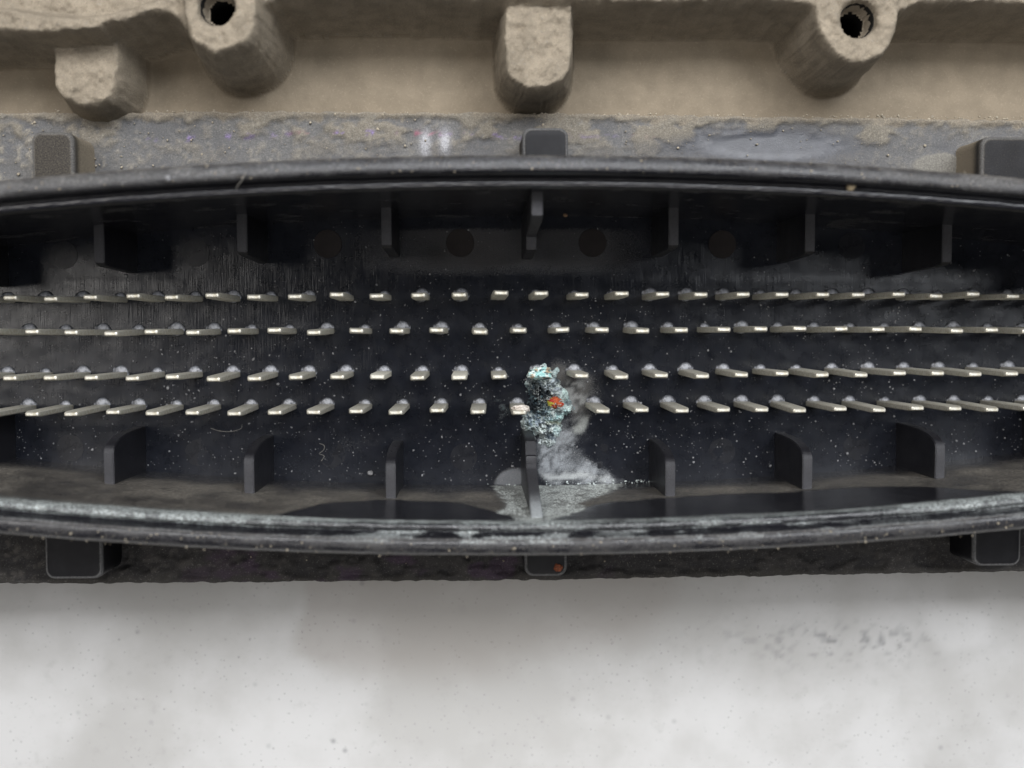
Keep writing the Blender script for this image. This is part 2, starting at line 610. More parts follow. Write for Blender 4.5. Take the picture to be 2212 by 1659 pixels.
def c9poly(pts, z, n=2):
    p = np.array(pts, float)
    px, py = c9(p[:, 0], p[:, 1])
    x, y = at(px, py, z)
    return smooth_poly(np.stack([x, y], 1), n)


wx = X + (fbm(X * 1.5, Y * 1.5, 61) - .5) * .7
wy = Y + (fbm(X * 1.5, Y * 1.5, 62) - .5) * .7
grey = (0.33, 0.35, 0.37)
# grey film spreading from the pins down to the wall
d = sdf(c9poly([(500, 700), (780, 560), (860, 800), (960, 940), (1180, 1080), (1310, 1170), (1280, 1215), (560, 1215), (510, 1000)], 0), wx, wy)
swirl = fbm(wx * 1.1 + 2.4 * fbm(X * .7, Y * .7, 9), wy * 1.5 - .5 * wx + 1.5 * fbm(X * .6, Y * .6, 10), 63, 5, .6)
lay(dep, ss(.3, -.4, d) * (.30 + .62 * ss(.32, .72, swirl)), grey)
d = sdf(c9poly([(120, 1215), (160, 1120), (240, 1060), (390, 1050), (400, 1215)], 0), X, Y)
lay(dep, ss(.15, -.1, d) * .75, (0.21, 0.22, 0.235))
d = sdf(c9poly([(560, 1110), (800, 1080), (1050, 1110), (1280, 1170), (1050, 1140), (800, 1150), (560, 1160)], 0), wx, wy)
lay(dep, ss(.2, -.2, d) * .9, (0.46, 0.48, 0.48))
d = sdf(c9poly([(900, 600), (1000, 570), (900, 740), (830, 760)], 0), wx, wy)
lay(dep, ss(.3, -.25, d) * .95, (0.40, 0.42, 0.40))
# brownish smears beside the neighbouring pins
for (x, y, r) in ((930, 330, 1.0), (900, 500, .9), (730, 210, .8)):
    px, py = c9(x, y)
    bx, by = at(px, py, 0)
    lay(dep, np.exp(-((wx - bx) ** 2 + (wy - by) ** 2) / r ** 2) * .52, (0.10, 0.09, 0.075))
px, py = c9(850, 420)
bx, by = at(px, py, 0)
mot = np.exp(-(((wx - bx) / .95) ** 2 + ((wy - by) / 1.5) ** 2))
lay(dep, mot * (.15 + 1.1 * ss(.42, .62, fbm(X * 2.4, Y * 2.4, 75, 5, .65))), (0.27, 0.275, 0.27))
px, py = c9(210, 490)
bx, by = at(px, py, 0)
lay(dep, np.exp(-((wx - bx) ** 2 + (wy - by) ** 2) / .35) * .5 * ss(.35, .6, fbm(X * 2.5, Y * 2.5, 79)), (0.10, 0.15, 0.155))
# thin wandering dust film
film = ss(.55, .85, fbm(X * .25, Y * .4, 71, 5)) * .10
satin_sheen = ss(yl1 - .3, yl1 + 1.3, Y) * ss(6.95, 6.6, Y) * np.exp(-((X - 1.5) / 9.0) ** 4) * (.5 + .5 * vn(X * .5, Y * .2, 41))  # satin area by the upper wall, its reflection painted as lighter colour
lay(dep, satin_sheen * .6, (0.040, 0.037, 0.038))
lay(dep, film, (0.06, 0.063, 0.07))
F = grid_faces(len(xs), len(ys))
ok = ((Y < ytop(X) + .8) & (Y > ybot(X) - .8)).reshape(-1)
F = F[ok[F].all(1)]
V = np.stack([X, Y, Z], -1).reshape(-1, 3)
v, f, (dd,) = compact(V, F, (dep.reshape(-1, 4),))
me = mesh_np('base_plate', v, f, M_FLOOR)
layer(me, 'deposit_and_light', dd)
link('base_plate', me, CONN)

# --- shroud: the inner wall curve swept with a stepped rim
n = 560
t = np.linspace(XC - XE, XC + XE, n)
top = np.stack([t, ytop(t)], 1)
bot = np.stack([t[::-1], ybot(t[::-1])], 1)
he = HH - KK * XE ** 2
ph = np.linspace(0, math.pi, 40)[1:-1]
er = np.stack([XC + XE + 7 * np.sin(ph), YC + he * np.cos(ph)], 1)
el = np.stack([XC - XE - 7 * np.sin(ph), YC - he * np.cos(ph)], 1)
curve = np.concatenate([top, er, bot, el])          # clockwise
side = np.concatenate([np.zeros(n), np.full(len(er), 2), np.ones(n), np.full(len(el), 2)])
tan = np.roll(curve, -1, 0) - np.roll(curve, 1, 0)
tan /= np.linalg.norm(tan, axis=1, keepdims=True)
nor = np.stack([-tan[:, 1], tan[:, 0]], 1)          # outward
prof = [(0.0, z) for z in np.linspace(-.12, 14.7, 62)]
prof += [(.03, 14.9), (.08, 15.02), (.12, 15.06), (.16, 15.08), (.20, 15.09), (.25, 15.10), (.30, 15.10), (.34, 15.085), (.38, 15.06), (.405, 15.01), (.43, 14.95), (.455, 14.915), (.48, 14.9), (.51, 14.92), (.54, 14.95), (.56, 15.02), (.58, 15.1), (.60, 15.24), (.62, 15.4),
         (.67, 15.7), (.75, 15.88), (.86, 15.97), (1.0, 16.0), (1.15, 15.99), (1.3, 15.94), (1.45, 15.84), (1.58, 15.68), (1.68, 15.45), (1.73, 15.2), (1.75, 14.8), (1.75, 13.6),
         (1.72, 13.2), (1.5, 12.9), (1.42, 12.5), (1.42, 8), (1.42, -.12)]
prof = np.array(prof)
P = curve[:, None, :] + nor[:, None, :] * prof[None, :, 0:1]
Zp = np.repeat(prof[None, :, 1], len(curve), 0)
Xp, Yp = P[..., 0], P[..., 1]
jit = (fbm(Xp * .8, Zp * .8 + side[:, None] * 50, 5, 3) - .5) * .03 + (fbm(Xp * 3.5, (Zp + prof[:, 0]) * 3.5 + side[:, None] * 50, 6, 3) - .5) * .035 * ss(14.2, 15, Zp)
Yp = Yp + jit
Zp2 = Zp + (fbm(Xp * 2.5, prof[None, :, 0] * 6 + side[:, None] * 9, 8, 3) - .5) * .05 * ss(14.6, 15.2, Zp)
dep = np.zeros(Xp.shape + (4,))
is_b = (side == 1)[:, None] & (prof[None, :, 0] < .02)
is_t = (side == 0)[:, None] & (prof[None, :, 0] < .02)
pd = prof[None, :, 0]
# silt on the lower wall, left out in scallops
kx = np.array([-40, -24, -11.5, -9.5, -5, -1, 2.6, 3.6, 7, 10.5, 16, 19.5, 24, 27, 31, 45])
kz = np.array([16, 16, 14.6, 9.6, 7.2, 8.6, 13.6, 13.6, 9.2, 7.2, 7.0, 7.6, 7.2, 9.0, 13.8, 14.5])
zc = np.interp(Xp, kx, kz) + (fbm(Xp * .5, Xp * 0 + 3, 81, 3) - .5) * 1.2
silt = ss(.5, -.9, Zp - zc) * (.16 + .84 * ss(.8, 5.0, Zp)) * (.24 + .58 * fbm(Xp * .5, Zp * .35, 82))
lay(dep, np.where(is_b, silt, 0), (0.25, 0.225, 0.185))
# white salts round the middle rib


def wpoly(pts, n=0):
    p = np.array(pts, float)
    px, py = c9(p[:, 0], p[:, 1])
    x, z = on_wall(px, py, YC - HH)
    q = np.stack([x, z], 1)
    return smooth_poly(q, n) if n else q


salt = (0.80, 0.86, 0.83)
wX = Xp + (fbm(Xp * 1.4, Zp * 1.4, 83) - .5) * .5
wZ = Zp + (fbm(Xp * 1.4, Zp * 1.4, 84) - .5) * .5
d1 = sdf(wpoly([(110, 1208), (180, 1300), (265, 1380), (150, 1455), (280, 1475), (420, 1545), (560, 1535), (800, 1470), (950, 1415), (870, 1365),
                (1100, 1300), (1230, 1240), (1330, 1195)]), wX, wZ)
lay(dep, np.where(is_b, ss(.3, -.3, d1) * (.55 + .8 * ss(.36, .6, fbm(Xp * 2.2, Zp * 1.0, 85, 5, .6))), 0), salt)
# salt line along the inner step of the lower rim
low_in = (side == 1)[:, None] & (pd < .5) & (Zp > 12.3)
wl = np.interp(Xp, [-40, -26, -12, -5, -2, 4, 8, 12, 17, 22, 26, 30, 40], [.75, .95, 1.05, .8, .62, .72, .42, .6, .42, .66, .95, .9, .8])
wd = np.interp(Xp, [-40, -22, -14, -6, 4, 10, 14, 20, 26, 34], [.9, .75, .65, .4, .7, .6, .9, .4, .7, .9])
ln = np.exp(-((Zp - 14.55 + pd * .3) / wd) ** 2) * wl * (.68 + .6 * ss(.3, .6, fbm(Xp * 1.3, Zp * 3.5, 86, 5)))
lay(dep, np.where(low_in, ln, 0), (0.60, 0.66, 0.65))
# scuffed streaks on the lower rim, thicker near the middle and to its far side
low_rim = (side == 1)[:, None] & (pd >= .3)
st = 1.3 * ss(.47, .68, fbm(Xp * .5, pd * 4 + 3 + Xp * .06, 87, 6, .6)) * np.interp(Xp, [-40, -30, -22, -9, -4, 0, 4, 7, 10, 17, 20, 24, 31, 40], [.3, .5, .25, .35, .95, 1.2, .9, .6, 1.15, 1.2, .5, .4, .9, .6]) * np.interp(Xp, [-40, -20, -5, 2, 8, 14, 19, 24, 40], [.25, .3, .6, .75, .5, .9, .55, .4, .5])
lay(dep, np.where(low_rim & (pd < .95), st * 1.0, 0), (0.58, 0.63, 0.63))
# road dust on every outer lip, and pale lines along the lower lip's edges
lip = (pd > .68) & (Zp > 14)
du = np.where((side == 0)[:, None], .34 - .34 * np.exp(-((Xp - 5) / 16) ** 2), .16) + ss(.3, .75, fbm(Xp * .9, pd * 2 + side[:, None] * 7, 88, 5)) * .22 + np.where((side == 1)[:, None] & ((np.abs(pd - 1.72) < .06) | (np.abs(pd - .72) < .05)), .55, 0) + np.where((side == 0)[:, None] & (pd > 1.0), .20 - .20 * np.exp(-((Xp - 5) / 16) ** 2), 0)
lay(dep, np.where(lip, du, 0), (0.15, 0.147, 0.145))
lay(dep, np.where(lip & (pd > 1.5), ss(.35, .6, fbm(Xp * 2, pd * 5 + side[:, None] * 7, 89, 4)) * .5, 0), (0.26, 0.245, 0.22))
rim_highlight = (side == 0)[:, None] & (pd > .9) & (pd < 1.6) & (Zp > 15)  # highlight along the upper rim, painted as a pale band
lay(dep, np.where(rim_highlight, .36 * np.exp(-((Xp - 2) / 17) ** 4) * (.6 + .7 * fbm(Xp * .7, pd * 3, 191, 4)), 0), (0.30, 0.31, 0.33))
lay(dep, np.where(is_t, ss(.55, .8, fbm(Xp * .5, Zp * .4, 90)) * .3, 0), (0.06, 0.06, 0.065))
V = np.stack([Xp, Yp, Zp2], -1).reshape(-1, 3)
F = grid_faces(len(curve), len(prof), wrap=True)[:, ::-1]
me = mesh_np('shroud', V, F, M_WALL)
layer(me, 'deposit_and_light', dep.reshape(-1, 4))
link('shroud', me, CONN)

# --- flange plate round the shroud
ZFL = 4.4
xs = np.arange(-46.4, 51.4, 0.17)


def band(yin, yout, nv, s):
    """top of the flange from the shroud to its outer edge, then down the edge"""
    v = np.linspace(0, 1, nv)
    Yg = yin[:, None] * (1 - v) + yout[:, None] * v
    Xg = np.repeat(xs[:, None], nv, 1)
    return Xg, Yg


pe = np.array([(-500, 240), (0, 246), (550, 243), (1106, 246), (1650, 254), (2212, 262), (2800, 268)], float)
ex, ey = at(pe[:, 0], pe[:, 1], ZFL)
yo_t = np.interp(xs, ex, ey)
pe = np.array([(-500, 1262), (0, 1258), (550, 1254), (1106, 1250), (1650, 1241), (2212, 1231), (2800, 1224)], float)
ex, ey = at(pe[:, 0], pe[:, 1], ZFL)
yo_b = np.interp(xs, ex, ey)
yi_t = np.where(np.abs(xs - XC) < 46, ytop(xs) + 1.0, YC)
yi_b = np.where(np.abs(xs - XC) < 46, ybot(xs) - 1.0, YC)
VV, FF, DD = [], [], []
off = 0
for s, (yi, yo) in enumerate(((yi_t, yo_t), (yi_b, yo_b))):
    nv = 46
    Xg, Yg = band(yi, yo, nv, s)
    jag = (fbm(Xg * 1.7, Xg * 0 + s * 9, 91, 4) - .5) * (.26 if s == 0 else .18)
    Yg = Yg + jag * np.linspace(0, 1, nv)[None, :] ** 4
    de = np.abs(yo[:, None] - Yg)                                # distance from the outer edge
    cr = ss(.44, .60, fbm(Xg * .55, Yg * .8, 92 + s, 6, .6))          # patches of caked dirt
    cr = np.clip(cr * ss(3.8, .8, de) + .75 * ss(.5, .1, de), 0, 1)
    grit = ss(.56, .74, fbm(Xg * 3.2, Yg * 3.2, 94 + s, 3))
    leftgrit = np.interp(Xg, [-46, -30, -18, -8, 10, 30], [1, .95, .6, .35, .3, .35])
    hgt = cr * (.22 if s == 0 else .4) + grit * .15 * leftgrit + (fbm(Xg * 1.1, Yg * 1.1, 96 + s, 4) - .5) * .10
    Zg = ZFL + hgt
    D = np.zeros(Xg.shape + (4,))
    lay(D, np.full_like(Xg, .58 if s == 0 else .9) + .35 * (fbm(Xg * .5, Yg * .7, 97 + s) - .5), (0.19, 0.185, 0.178) if s == 0 else (0.009, 0.008, 0.009))  # lower side: the rim's shade is painted in as near black
    tan_ = (0.31, 0.265, 0.20) if s == 0 else (0.04, 0.036, 0.03)
    lay(D, cr * .9, (0.27, 0.238, 0.185) if s == 0 else (0.03, 0.027, 0.025))
    lay(D, grit * leftgrit * .75, (0.40, 0.36, 0.29) if s == 0 else (0.10, 0.09, 0.08))
    lay(D, ss(.42, .10, de + (fbm(Xg * 1.3, Yg, 98, 5, .6) - .5) * 1.1) * 1.0, tan_)
    if s == 0:
        # traces of violet and pink sealant in a broken line
        lx = np.array([330, 420, 560, 700, 860, 1000, 1500, 1720], float)
        ly = np.array([299, 299, 293, 291, 286, 294, 296, 292], float)
        ex, ey = at(lx, ly, ZFL)
        yl = np.interp(Xg, ex, ey)
        on = np.interp(Xg, np.concatenate([[ex[0] - 1], ex[:5], [ex[5] + .6, ex[6] - 1, ex[6], ex[7], ex[7] + 1]]), [0, .9, .9, .8, .8, .9, .7, 0, .5, .6, 0])
        ml = np.exp(-((Yg - yl) / .15) ** 2) * on * ss(.48, .7, fbm(Xg * 1.6, Yg * 2.0, 99, 3)) * ss(.35, .6, vn(Xg * 5, Yg * 5, 77)) * 1.3
        pinky = ss(.45, .62, fbm(Xg * .28, Xg * 0, 100, 2))[..., None]
        for cc, mm in (((.36, .12, .17), pinky[..., 0]), ((.30, .22, .46), 1 - pinky[..., 0])):
            lay(D, ml * mm, cc)
        # area cleared of dust to the far side
        px, py = at(1660, 315, ZFL)
        bare = np.exp(-(((Xg - px) / 5.2) ** 2 + ((Yg - py + .02 * (Xg - px)) / 1.0) ** 2))
        D[..., 3] *= 1 - .92 * np.clip(bare * 1.3, 0, 1)
        Zg = Zg - (Zg - ZFL) * np.clip(bare * 1.4, 0, 1)
        for qx in (919, 961):  # lamp reflections painted as two pale marks
            px, py = at(qx, 308, ZFL)
            lay(D, np.exp(-(((Xg - px) / .30) ** 2 + ((Yg - py) / .75) ** 2)) * 1.1, (0.55, 0.55, 0.58))
        px, py = at(2030, 357, ZFL)
        pt = (((Xg - px) / 1.9) ** 2 + ((Yg - py) / .75) ** 2) ** .5 + (fbm(Xg, Yg, 101) - .5) * .4
        lay(D, ss(1.05, .9, pt) * .9, (0.27, 0.255, 0.22))
        Zg = Zg + .14 * ss(1.1, .9, pt)
    else:
        vio = ss(.56, .72, fbm(Xg * .6, Yg * .9, 103, 4)) * ss(-22, -14, Xg) * ss(12, 2, Xg)
        lay(D, vio * .8, (0.055, 0.028, 0.06))
    # edge skirt
    Xg = np.concatenate([Xg, Xg[:, -1:], Xg[:, -1:]], 1)
    Yg = np.concatenate([Yg, yo[:, None] + jag[:, -1:] + (.06 if s == 0 else -.06), yo[:, None] + jag[:, -1:]], 1)
    Zg = np.concatenate([Zg, np.full((len(xs), 1), ZFL - .2), np.full((len(xs), 1), 1.62)], 1)
    D = np.concatenate([D, D[:, -1:], D[:, -1:]], 1)
    nv += 2
    f = grid_faces(len(xs), nv)
    if s == 1:
        f = f[:, ::-1]
    VV.append(np.stack([Xg, Yg, Zg], -1).reshape(-1, 3))
    FF.append(f + off)
    DD.append(D.reshape(-1, 4))
    off += len(xs) * nv
me = mesh_np('flange', np.concatenate(VV), np.concatenate(FF), M_FLANGE)
layer(me, 'deposit_and_light', np.concatenate(DD))
link('flange', me, CONN)

# --- tabs on the outside of the shroud
def tab_mesh(x0, x1, y0, y1, z0, z1, rad):
    bm = bmesh.new()
    rings = []
    for z, ins_ in ((z0, -.04), (z0 + .9, 0), (z0 + 1.8, 0), (z1 - .5, 0), (z1 - .2, .01), (z1 - .08, .06), (z1 - .02, .14), (z1, .26), (z1, .5)):
        a, b, c, d_, r = x0 + ins_, x1 - ins_, y0 + ins_, y1 - ins_, rad - ins_ * .6
        ring = []
        for (qx, qy, a0) in ((b - r, d_ - r, 0), (a + r, d_ - r, 90), (a + r, c + r, 180), (b - r, c + r, 270)):
            for k in range(7):
                t_ = math.radians(a0 + 15 * k)
                ring.append(bm.verts.new((qx + r * math.cos(t_), qy + r * math.sin(t_), z)))
        rings.append(ring)
    for r0, r1 in zip(rings, rings[1:]):
        for k in range(len(r0)):
            bm.faces.new((r0[k], r0[(k + 1) % len(r0)], r1[(k + 1) % len(r0)], r1[k]))
    bm.faces.new(rings[-1])
    return bm_mesh('tab', bm, M_TAB, angle=50)


ZTB = 8.0
for (xa, xb, ya, yb, lb) in ((1128, 1228, 275, 420, 'clean square tab with rounded corners above the shroud'),
                             (66, 158, 284, 470, 'dirt caked round tab above the shroud'),
                             (2120, 2250, 295, 470, 'scuffed round tab with a sandy flank above the shroud'),
                             (1133, 1225, 1246, 1120, 'black tab with a rust spot below the shroud'),
                             (97, 222, 1252, 1080, 'glossy black tab below the shroud beside torn sealant'),
                             (2102, 2206, 1224, 1050, 'glossy black round tab below the shroud')):
    x0, y0 = at(xa, ya, ZTB)
    x1, _ = at(xb, ya, ZTB)
    _, y1 = at(xa, yb, ZTB)
    me = tab_mesh(float(x0), float(x1), float(min(y0, y1)), float(max(y0, y1)), 4.3, ZTB, .55)
    nvt = len(me.vertices)
    co = np.empty(nvt * 3)
    me.vertices.foreach_get('co', co)
    co = co.reshape(-1, 3)
    D = np.zeros((nvt, 4))
    if y0 > 0:
        lay(D, ss(7.7, 5.5, co[:, 2]) * (.85 if xa != 1128 else .3) + (.04 if xa == 1128 else 0.36 if xa == 66 else .25), (0.30, 0.255, 0.19))
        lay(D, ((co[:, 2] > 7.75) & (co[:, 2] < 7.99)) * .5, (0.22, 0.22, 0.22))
    else:
        lay(D, np.full(nvt, .04), (0.10, 0.09, 0.085))
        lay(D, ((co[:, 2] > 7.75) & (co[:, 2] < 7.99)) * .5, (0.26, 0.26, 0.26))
    layer(me, 'deposit_and_light', D)
    tb = link('tab', me, CONN, label=lb)
    if xa == 1133:
        bm = bmesh.new()
        bmesh.ops.create_icosphere(bm, subdivisions=3, radius=1)
        for q in bm.verts:
            q.co *= .8 + .5 * vn(np.array([q.co.x * 2.1 + 5]), np.array([q.co.y * 2.1 + q.co.z * 3]), 4)[0]
            q.co.x *= .27
            q.co.y *= .24
            q.co.z *= .14
        rx, ry = at(1206, 1226, ZTB)
        link('rust_spot', bm_mesh('rust_spot', bm, mat_flat('orange_rust', (0.30, 0.09, 0.04), .85, .8, 9), True), tb, (float(rx), float(ry), ZTB))

# --- ribs inside the cavity
def rib_mesh(pts, th, sgn, salty=0.0):
    """pts: outline in (distance from the wall, height)"""
    bm = bmesh.new()
    rings = []
    for s in (-1, 1):
        rings.append([bm.verts.new((s * th / 2 * (1 + .15 * max(0, 1 - z / 6.0)), -sgn * e, z)) for e, z in pts])
    k = len(pts)
    for i in range(k):
        j = (i + 1) % k
        bm.faces.new((rings[0][i], rings[0][j], rings[1][j], rings[1][i]))
    bm.faces.new(rings[0])
    bm.faces.new(rings[1][::-1])
    bmesh.ops.recalc_face_normals(bm, faces=bm.faces[:])
    es = [e for e in bm.edges if abs(e.verts[0].co.x) > .2 and e.verts[0].co.x * e.verts[1].co.x > 0]
    bmesh.ops.bevel(bm, geom=es, offset=.05, segments=2, affect='EDGES')
    bmesh.ops.triangulate(bm, faces=[f for f in bm.faces if len(f.verts) > 4])
    bmesh.ops.subdivide_edges(bm, edges=[e for e in bm.edges if e.calc_length() > 1.2], cuts=3)
    me = bm_mesh('rib', bm, M_RIB, angle=35)
    co = np.empty(len(me.vertices) * 3)
    me.vertices.foreach_get('co', co)
    co = co.reshape(-1, 3)
    D = np.zeros((len(co), 4))
    e = np.abs(co[:, 1])
    lay(D, np.full(len(co), .15 if sgn < 0 else .08), (0.10, 0.095, 0.09))
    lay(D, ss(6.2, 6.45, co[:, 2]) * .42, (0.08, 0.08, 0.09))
    if salty:
        lay(D, ss(9.5, 12.6, co[:, 2]) * salty, (0.42, 0.45, 0.46))
    layer(me, 'deposit_and_light', D)
    return me


plain = [(-.3, -.05), (2.62, -.05), (2.5, 5.6), (2.44, 6.2), (2.3, 6.45), (2.1, 6.5), (-.3, 6.5)]
round_ = [(-.3, -.05), (3.0, -.05), (2.95, 2.6), (2.88, 4.0), (2.72, 5.1), (2.5, 5.9), (2.25, 6.38), (2.0, 6.52), (1.85, 6.54), (-.3, 6.5)]
step_t = [(-.3, -.05), (2.9, -.05), (2.8, 6.0), (2.7, 6.4), (1.95, 6.5), (1.82, 6.9), (1.62, 12.2), (1.5, 12.9), (1.3, 13.3), (-.3, 13.4)]
step_b = [(-.3, -.05), (3.8, -.05), (3.7, 4.9), (3.55, 5.4), (2.75, 5.9), (2.7, 6.2), (2.1, 6.5), (1.9, 6.8), (.05, 13.2), (-.3, 13.2)]
m_plain_t, m_step_t = rib_mesh(plain, .62, 1), rib_mesh(step_t, .62, 1)
m_round_b, m_step_b = rib_mesh(round_, .62, -1), rib_mesh(step_b, .66, -1, .8)
for px in (-92, 214, 523, 835, 1157, 1455, 1750, 2046, 2345):
    y_ = 540
    x, _ = at(px, y_, 6.5)
    if px == 1157:
        x, _ = at(1148, 530, 6.5)
    x = float(x)
    o = link('rib', m_step_t if px == 1157 else m_plain_t, CONN, (x, float(ytop(x)), 0))
    if px == 1157:
        o['label'] = 'stepped middle rib of the upper wall'
for px in (-72, 236, 538, 844, 1150, 1448, 1744, 2030, 2325):
    x, _ = at(px, 1040, 6.5)
    if px == 1150:
        x, _ = at(1147, 980, 6.0)
    x = float(x)
    o = link('rib', m_step_b if px == 1150 else m_round_b, CONN, (x, float(ybot(x)), 0))
    if px == 1150:
        o['label'] = 'stepped middle rib of the lower wall, crusted white'

# --- ejector marks
M_DISC = mat_plastic('black_glossy_disc', base=(.007, .0075, .010), rough=0.27, streak=.2, spec=.3)
def disc_mesh(r, h, mt):
    bm = bmesh.new()
    c = bmesh.ops.create_circle(bm, cap_ends=True, segments=40, radius=r)
    ex_ = bmesh.ops.extrude_face_region(bm, geom=bm.faces[:])
    for q in ex_['geom']:
        if isinstance(q, bmesh.types.BMVert):
            q.co.z += h
            q.co.x *= .975
            q.co.y *= .975
    return bm_mesh('ejector_mark', bm, mt, angle=30)


d_up, d_lo = disc_mesh(.96, .10, M_SATIN), disc_mesh(.93, .075, M_DISC)
for (px, py) in ((138, 551), (423, 546), (708, 527), (994, 525), (1280, 525), (1560, 528), (-150, 556), (1840, 532)):
    x, y = at(px, py, 0)
    link('ejector_mark', d_up if 600 < px < 1700 else d_lo, CONN, (float(x), float(y), -.045))
for (px, py) in ((151, 968), (429, 978), (717, 982), (1002, 987), (1297, 986), (1560, 975), (1850, 966)):
    x, y = at(px, py, 0)
    link('ejector_mark', d_lo, CONN, (float(x), float(y), -.085))

# --- contact pins
LP = 5.8


def pin_mesh():
    bm = bmesh.new()
    lv = [(-.1, .50, .19), (LP - .42, .49, .18), (LP - .12, .43, .135), (LP - .04, .40, .11), (LP, .33, .07)]
    rings = []
    for z, a, b in lv:
        c = .06 if z < LP - .2 else .05
        rings.append([bm.verts.new(q) for q in ((-a + c, -b, z), (a - c, -b, z), (a, -b + c, z), (a, b - c, z), (a - c, b, z), (-a + c, b, z), (-a, b - c, z), (-a, -b + c, z))])
    for r0, r1 in zip(rings, rings[1:]):
        for i in range(8):
            bm.faces.new((r0[i], r0[(i + 1) % 8], r1[(i + 1) % 8], r1[i]))
    bm.faces.new(rings[-1])
    return bm_mesh('contact_pin', bm, M_PIN, angle=25)


def collar_mesh():
    bm = bmesh.new()
    bmesh.ops.create_uvsphere(bm, u_segments=18, v_segments=8, radius=1)
    for q in list(bm.verts):
        if q.co.z < -.01:
            q.co.z = -.2
    for q in bm.verts:
        a = math.atan2(q.co.y, q.co.x)
        q.co.x *= .64 * (1 + .06 * math.sin(3 * a + 1))
        q.co.y = q.co.y * .52 * (1 + .08 * math.sin(2 * a)) + .20
        q.co.z *= .17
    return bm_mesh('collar', bm, M_COLLAR, True)


PM, CM = pin_mesh(), collar_mesh()
R1 = [22.5, 125, 225.4, 327.9, 430.3, 530.7, 633, 735.7, 838, 940, 1043.4, 1148.4, 1249.5, 1351, 1454, 1557, 1659.4, 1756, 1856, 1957, 2053, 2150, 2248, 2344, 2437, 2531]
R2 = [78, 178, 275, 378, 479.5, 581, 684, 786, 888, 989, 1094, 1198, 1300, 1404, 1506, 1607, 1708, 1807, 1906, 2004, 2101, 2197, 2292, 2387, 2480, 2572]


def ext(R):
    R = list(R)
    return [R[0] - 2 * (R[1] - R[0]), R[0] - (R[1] - R[0])] + R + [R[-1] + (R[-1] - R[-2]), R[-1] + 2 * (R[-1] - R[-2])]


rows = ((R1, (744, 740, 736, 736, 737)), (R2, (832, 829, 826, 824, 824)), (R1, (947, 945, 942, 937, 932)), (R2, (1035, 1033, 1030, 1025, 1022)))
WHITE_PIN = mat_flat('chalky_tinned_metal', (0.62, 0.60, 0.52), .6, .25, 9, .5, .3, .2)
pin_at = {}
ordn = ('top', 'second', 'third', 'bottom')
for r, (R, yk) in enumerate(rows):
    fit = np.polyfit(np.arange(len(R)), R, 4)
    for i, sx in enumerate(ext(R)):
        k = i - 2
        if 0 <= k < len(R):
            sx = .5 * sx + .5 * np.polyval(fit, k)
        sy = np.interp(sx, [0, 640, 1280, 1920, 2560], yk)
        px, py = src(sx, sy)
        x, y = at(px, py, LP)
        x, y = float(x), float(y)
        pin_at[(r, k)] = (x, y)
        if r == 3 and k == 13:
            continue                                   # eaten away
        o = link('contact_pin', PM, CONN, (x, y, 0))
        o.rotation_euler = (random.gauss(0, .008), random.gauss(0, .010), random.gauss(0, .02))
        if (r, k) == (2, 12):
            o['label'] = 'contact pin capped with pale turquoise corrosion'
        elif (r, k) in ((2, 11), (2, 9), (2, 13)):
            o.data = WP if 'WP' in globals() else PM.copy()
            WP = o.data
            WP.materials[0] = WHITE_PIN
            o['label'] = 'chalky whitened contact pin in the third row'
        c = link('collar', CM, o)
        c.rotation_euler = (0, 0, random.uniform(-.3, .3))
        sc = random.uniform(.62, .92)
        c.scale = (sc, sc, random.uniform(.75, 1.2))

# --- the corroded spot: crust, stub and encrusted pin tip
q0 = c9poly([(330, 60), (1050, 60), (1050, 900), (330, 900)], 0, 0)
xs = np.arange(q0[:, 0].min(), q0[:, 0].max(), .035)
ys = np.arange(q0[:, 1].min(), q0[:, 1].max(), .035)
X, Y = np.meshgrid(xs, ys, indexing='ij')
wx = X + (fbm(X * 2.2, Y * 2.2, 201) - .5) * 1.0
wy = Y + (fbm(X * 2.2, Y * 2.2, 202) - .5) * 1.0
dcr = sdf(c9poly([(400, 260), (420, 160), (540, 110), (700, 120), (760, 200), (730, 290), (800, 360), (850, 470), (800, 580), (760, 640), (700, 740), (640, 900),
                  (560, 880), (500, 790), (375, 760), (340, 600), (380, 480), (360, 360)], 0), wx, wy)
lum = fbm(X * 2.6, Y * 2.6, 203, 4)
lum2 = fbm(X * 7, Y * 7, 204, 3)
body = ss(.1, -1.0, dcr)


def spot(x, y, rx, ry):
    px, py = c9(x, y)
    a, b = at(px, py, .4)
    return np.exp(-(((wx - a) / rx) ** 2 + ((wy - b) / ry) ** 2))


pit = spot(530, 425, .9, 1.0)
Z = -.12 + body * (.25 + .55 * lum + .38 * lum2) * 1.05 - .55 * pit + .35 * spot(740, 590, .8, .7)
D = np.zeros(X.shape + (4,))
D[..., :3] = np.array([.72, .80, .77])
D[..., 3] = 1
lay(D, ss(.42, .62, lum), (.74, .82, .81))
lay(D, ss(.52, .68, fbm(X * 1.3, Y * 1.3, 206)) * .7, (.40, .54, .54))
lay(D, ss(.54, .66, fbm(X * 3.2, Y * 3.2, 207, 4)) * .9, (.035, .05, .075))
lay(D, np.clip(pit * 1.5 * ss(.30, .55, lum2 + .15), 0, .96), (.012, .022, .032))
lay(D, pit * ss(.55, .7, lum2), (.16, .30, .33))
lay(D, np.clip(spot(715, 585, .8, .5) * 1.5, 0, .97) * ss(.25, .45, lum2), (.60, .86, .84))
lay(D, np.clip(spot(775, 420, .25, .7) * 1.3, 0, .95), (.70, .88, .84))
lay(D, np.clip(spot(640, 320, .7, .35) * 1.2, 0, .9) * ss(.35, .5, lum2), (.60, .68, .74))
lay(D, spot(540, 620, .8, .5) * .75 * ss(.42, .6, lum2), (.20, .30, .50))
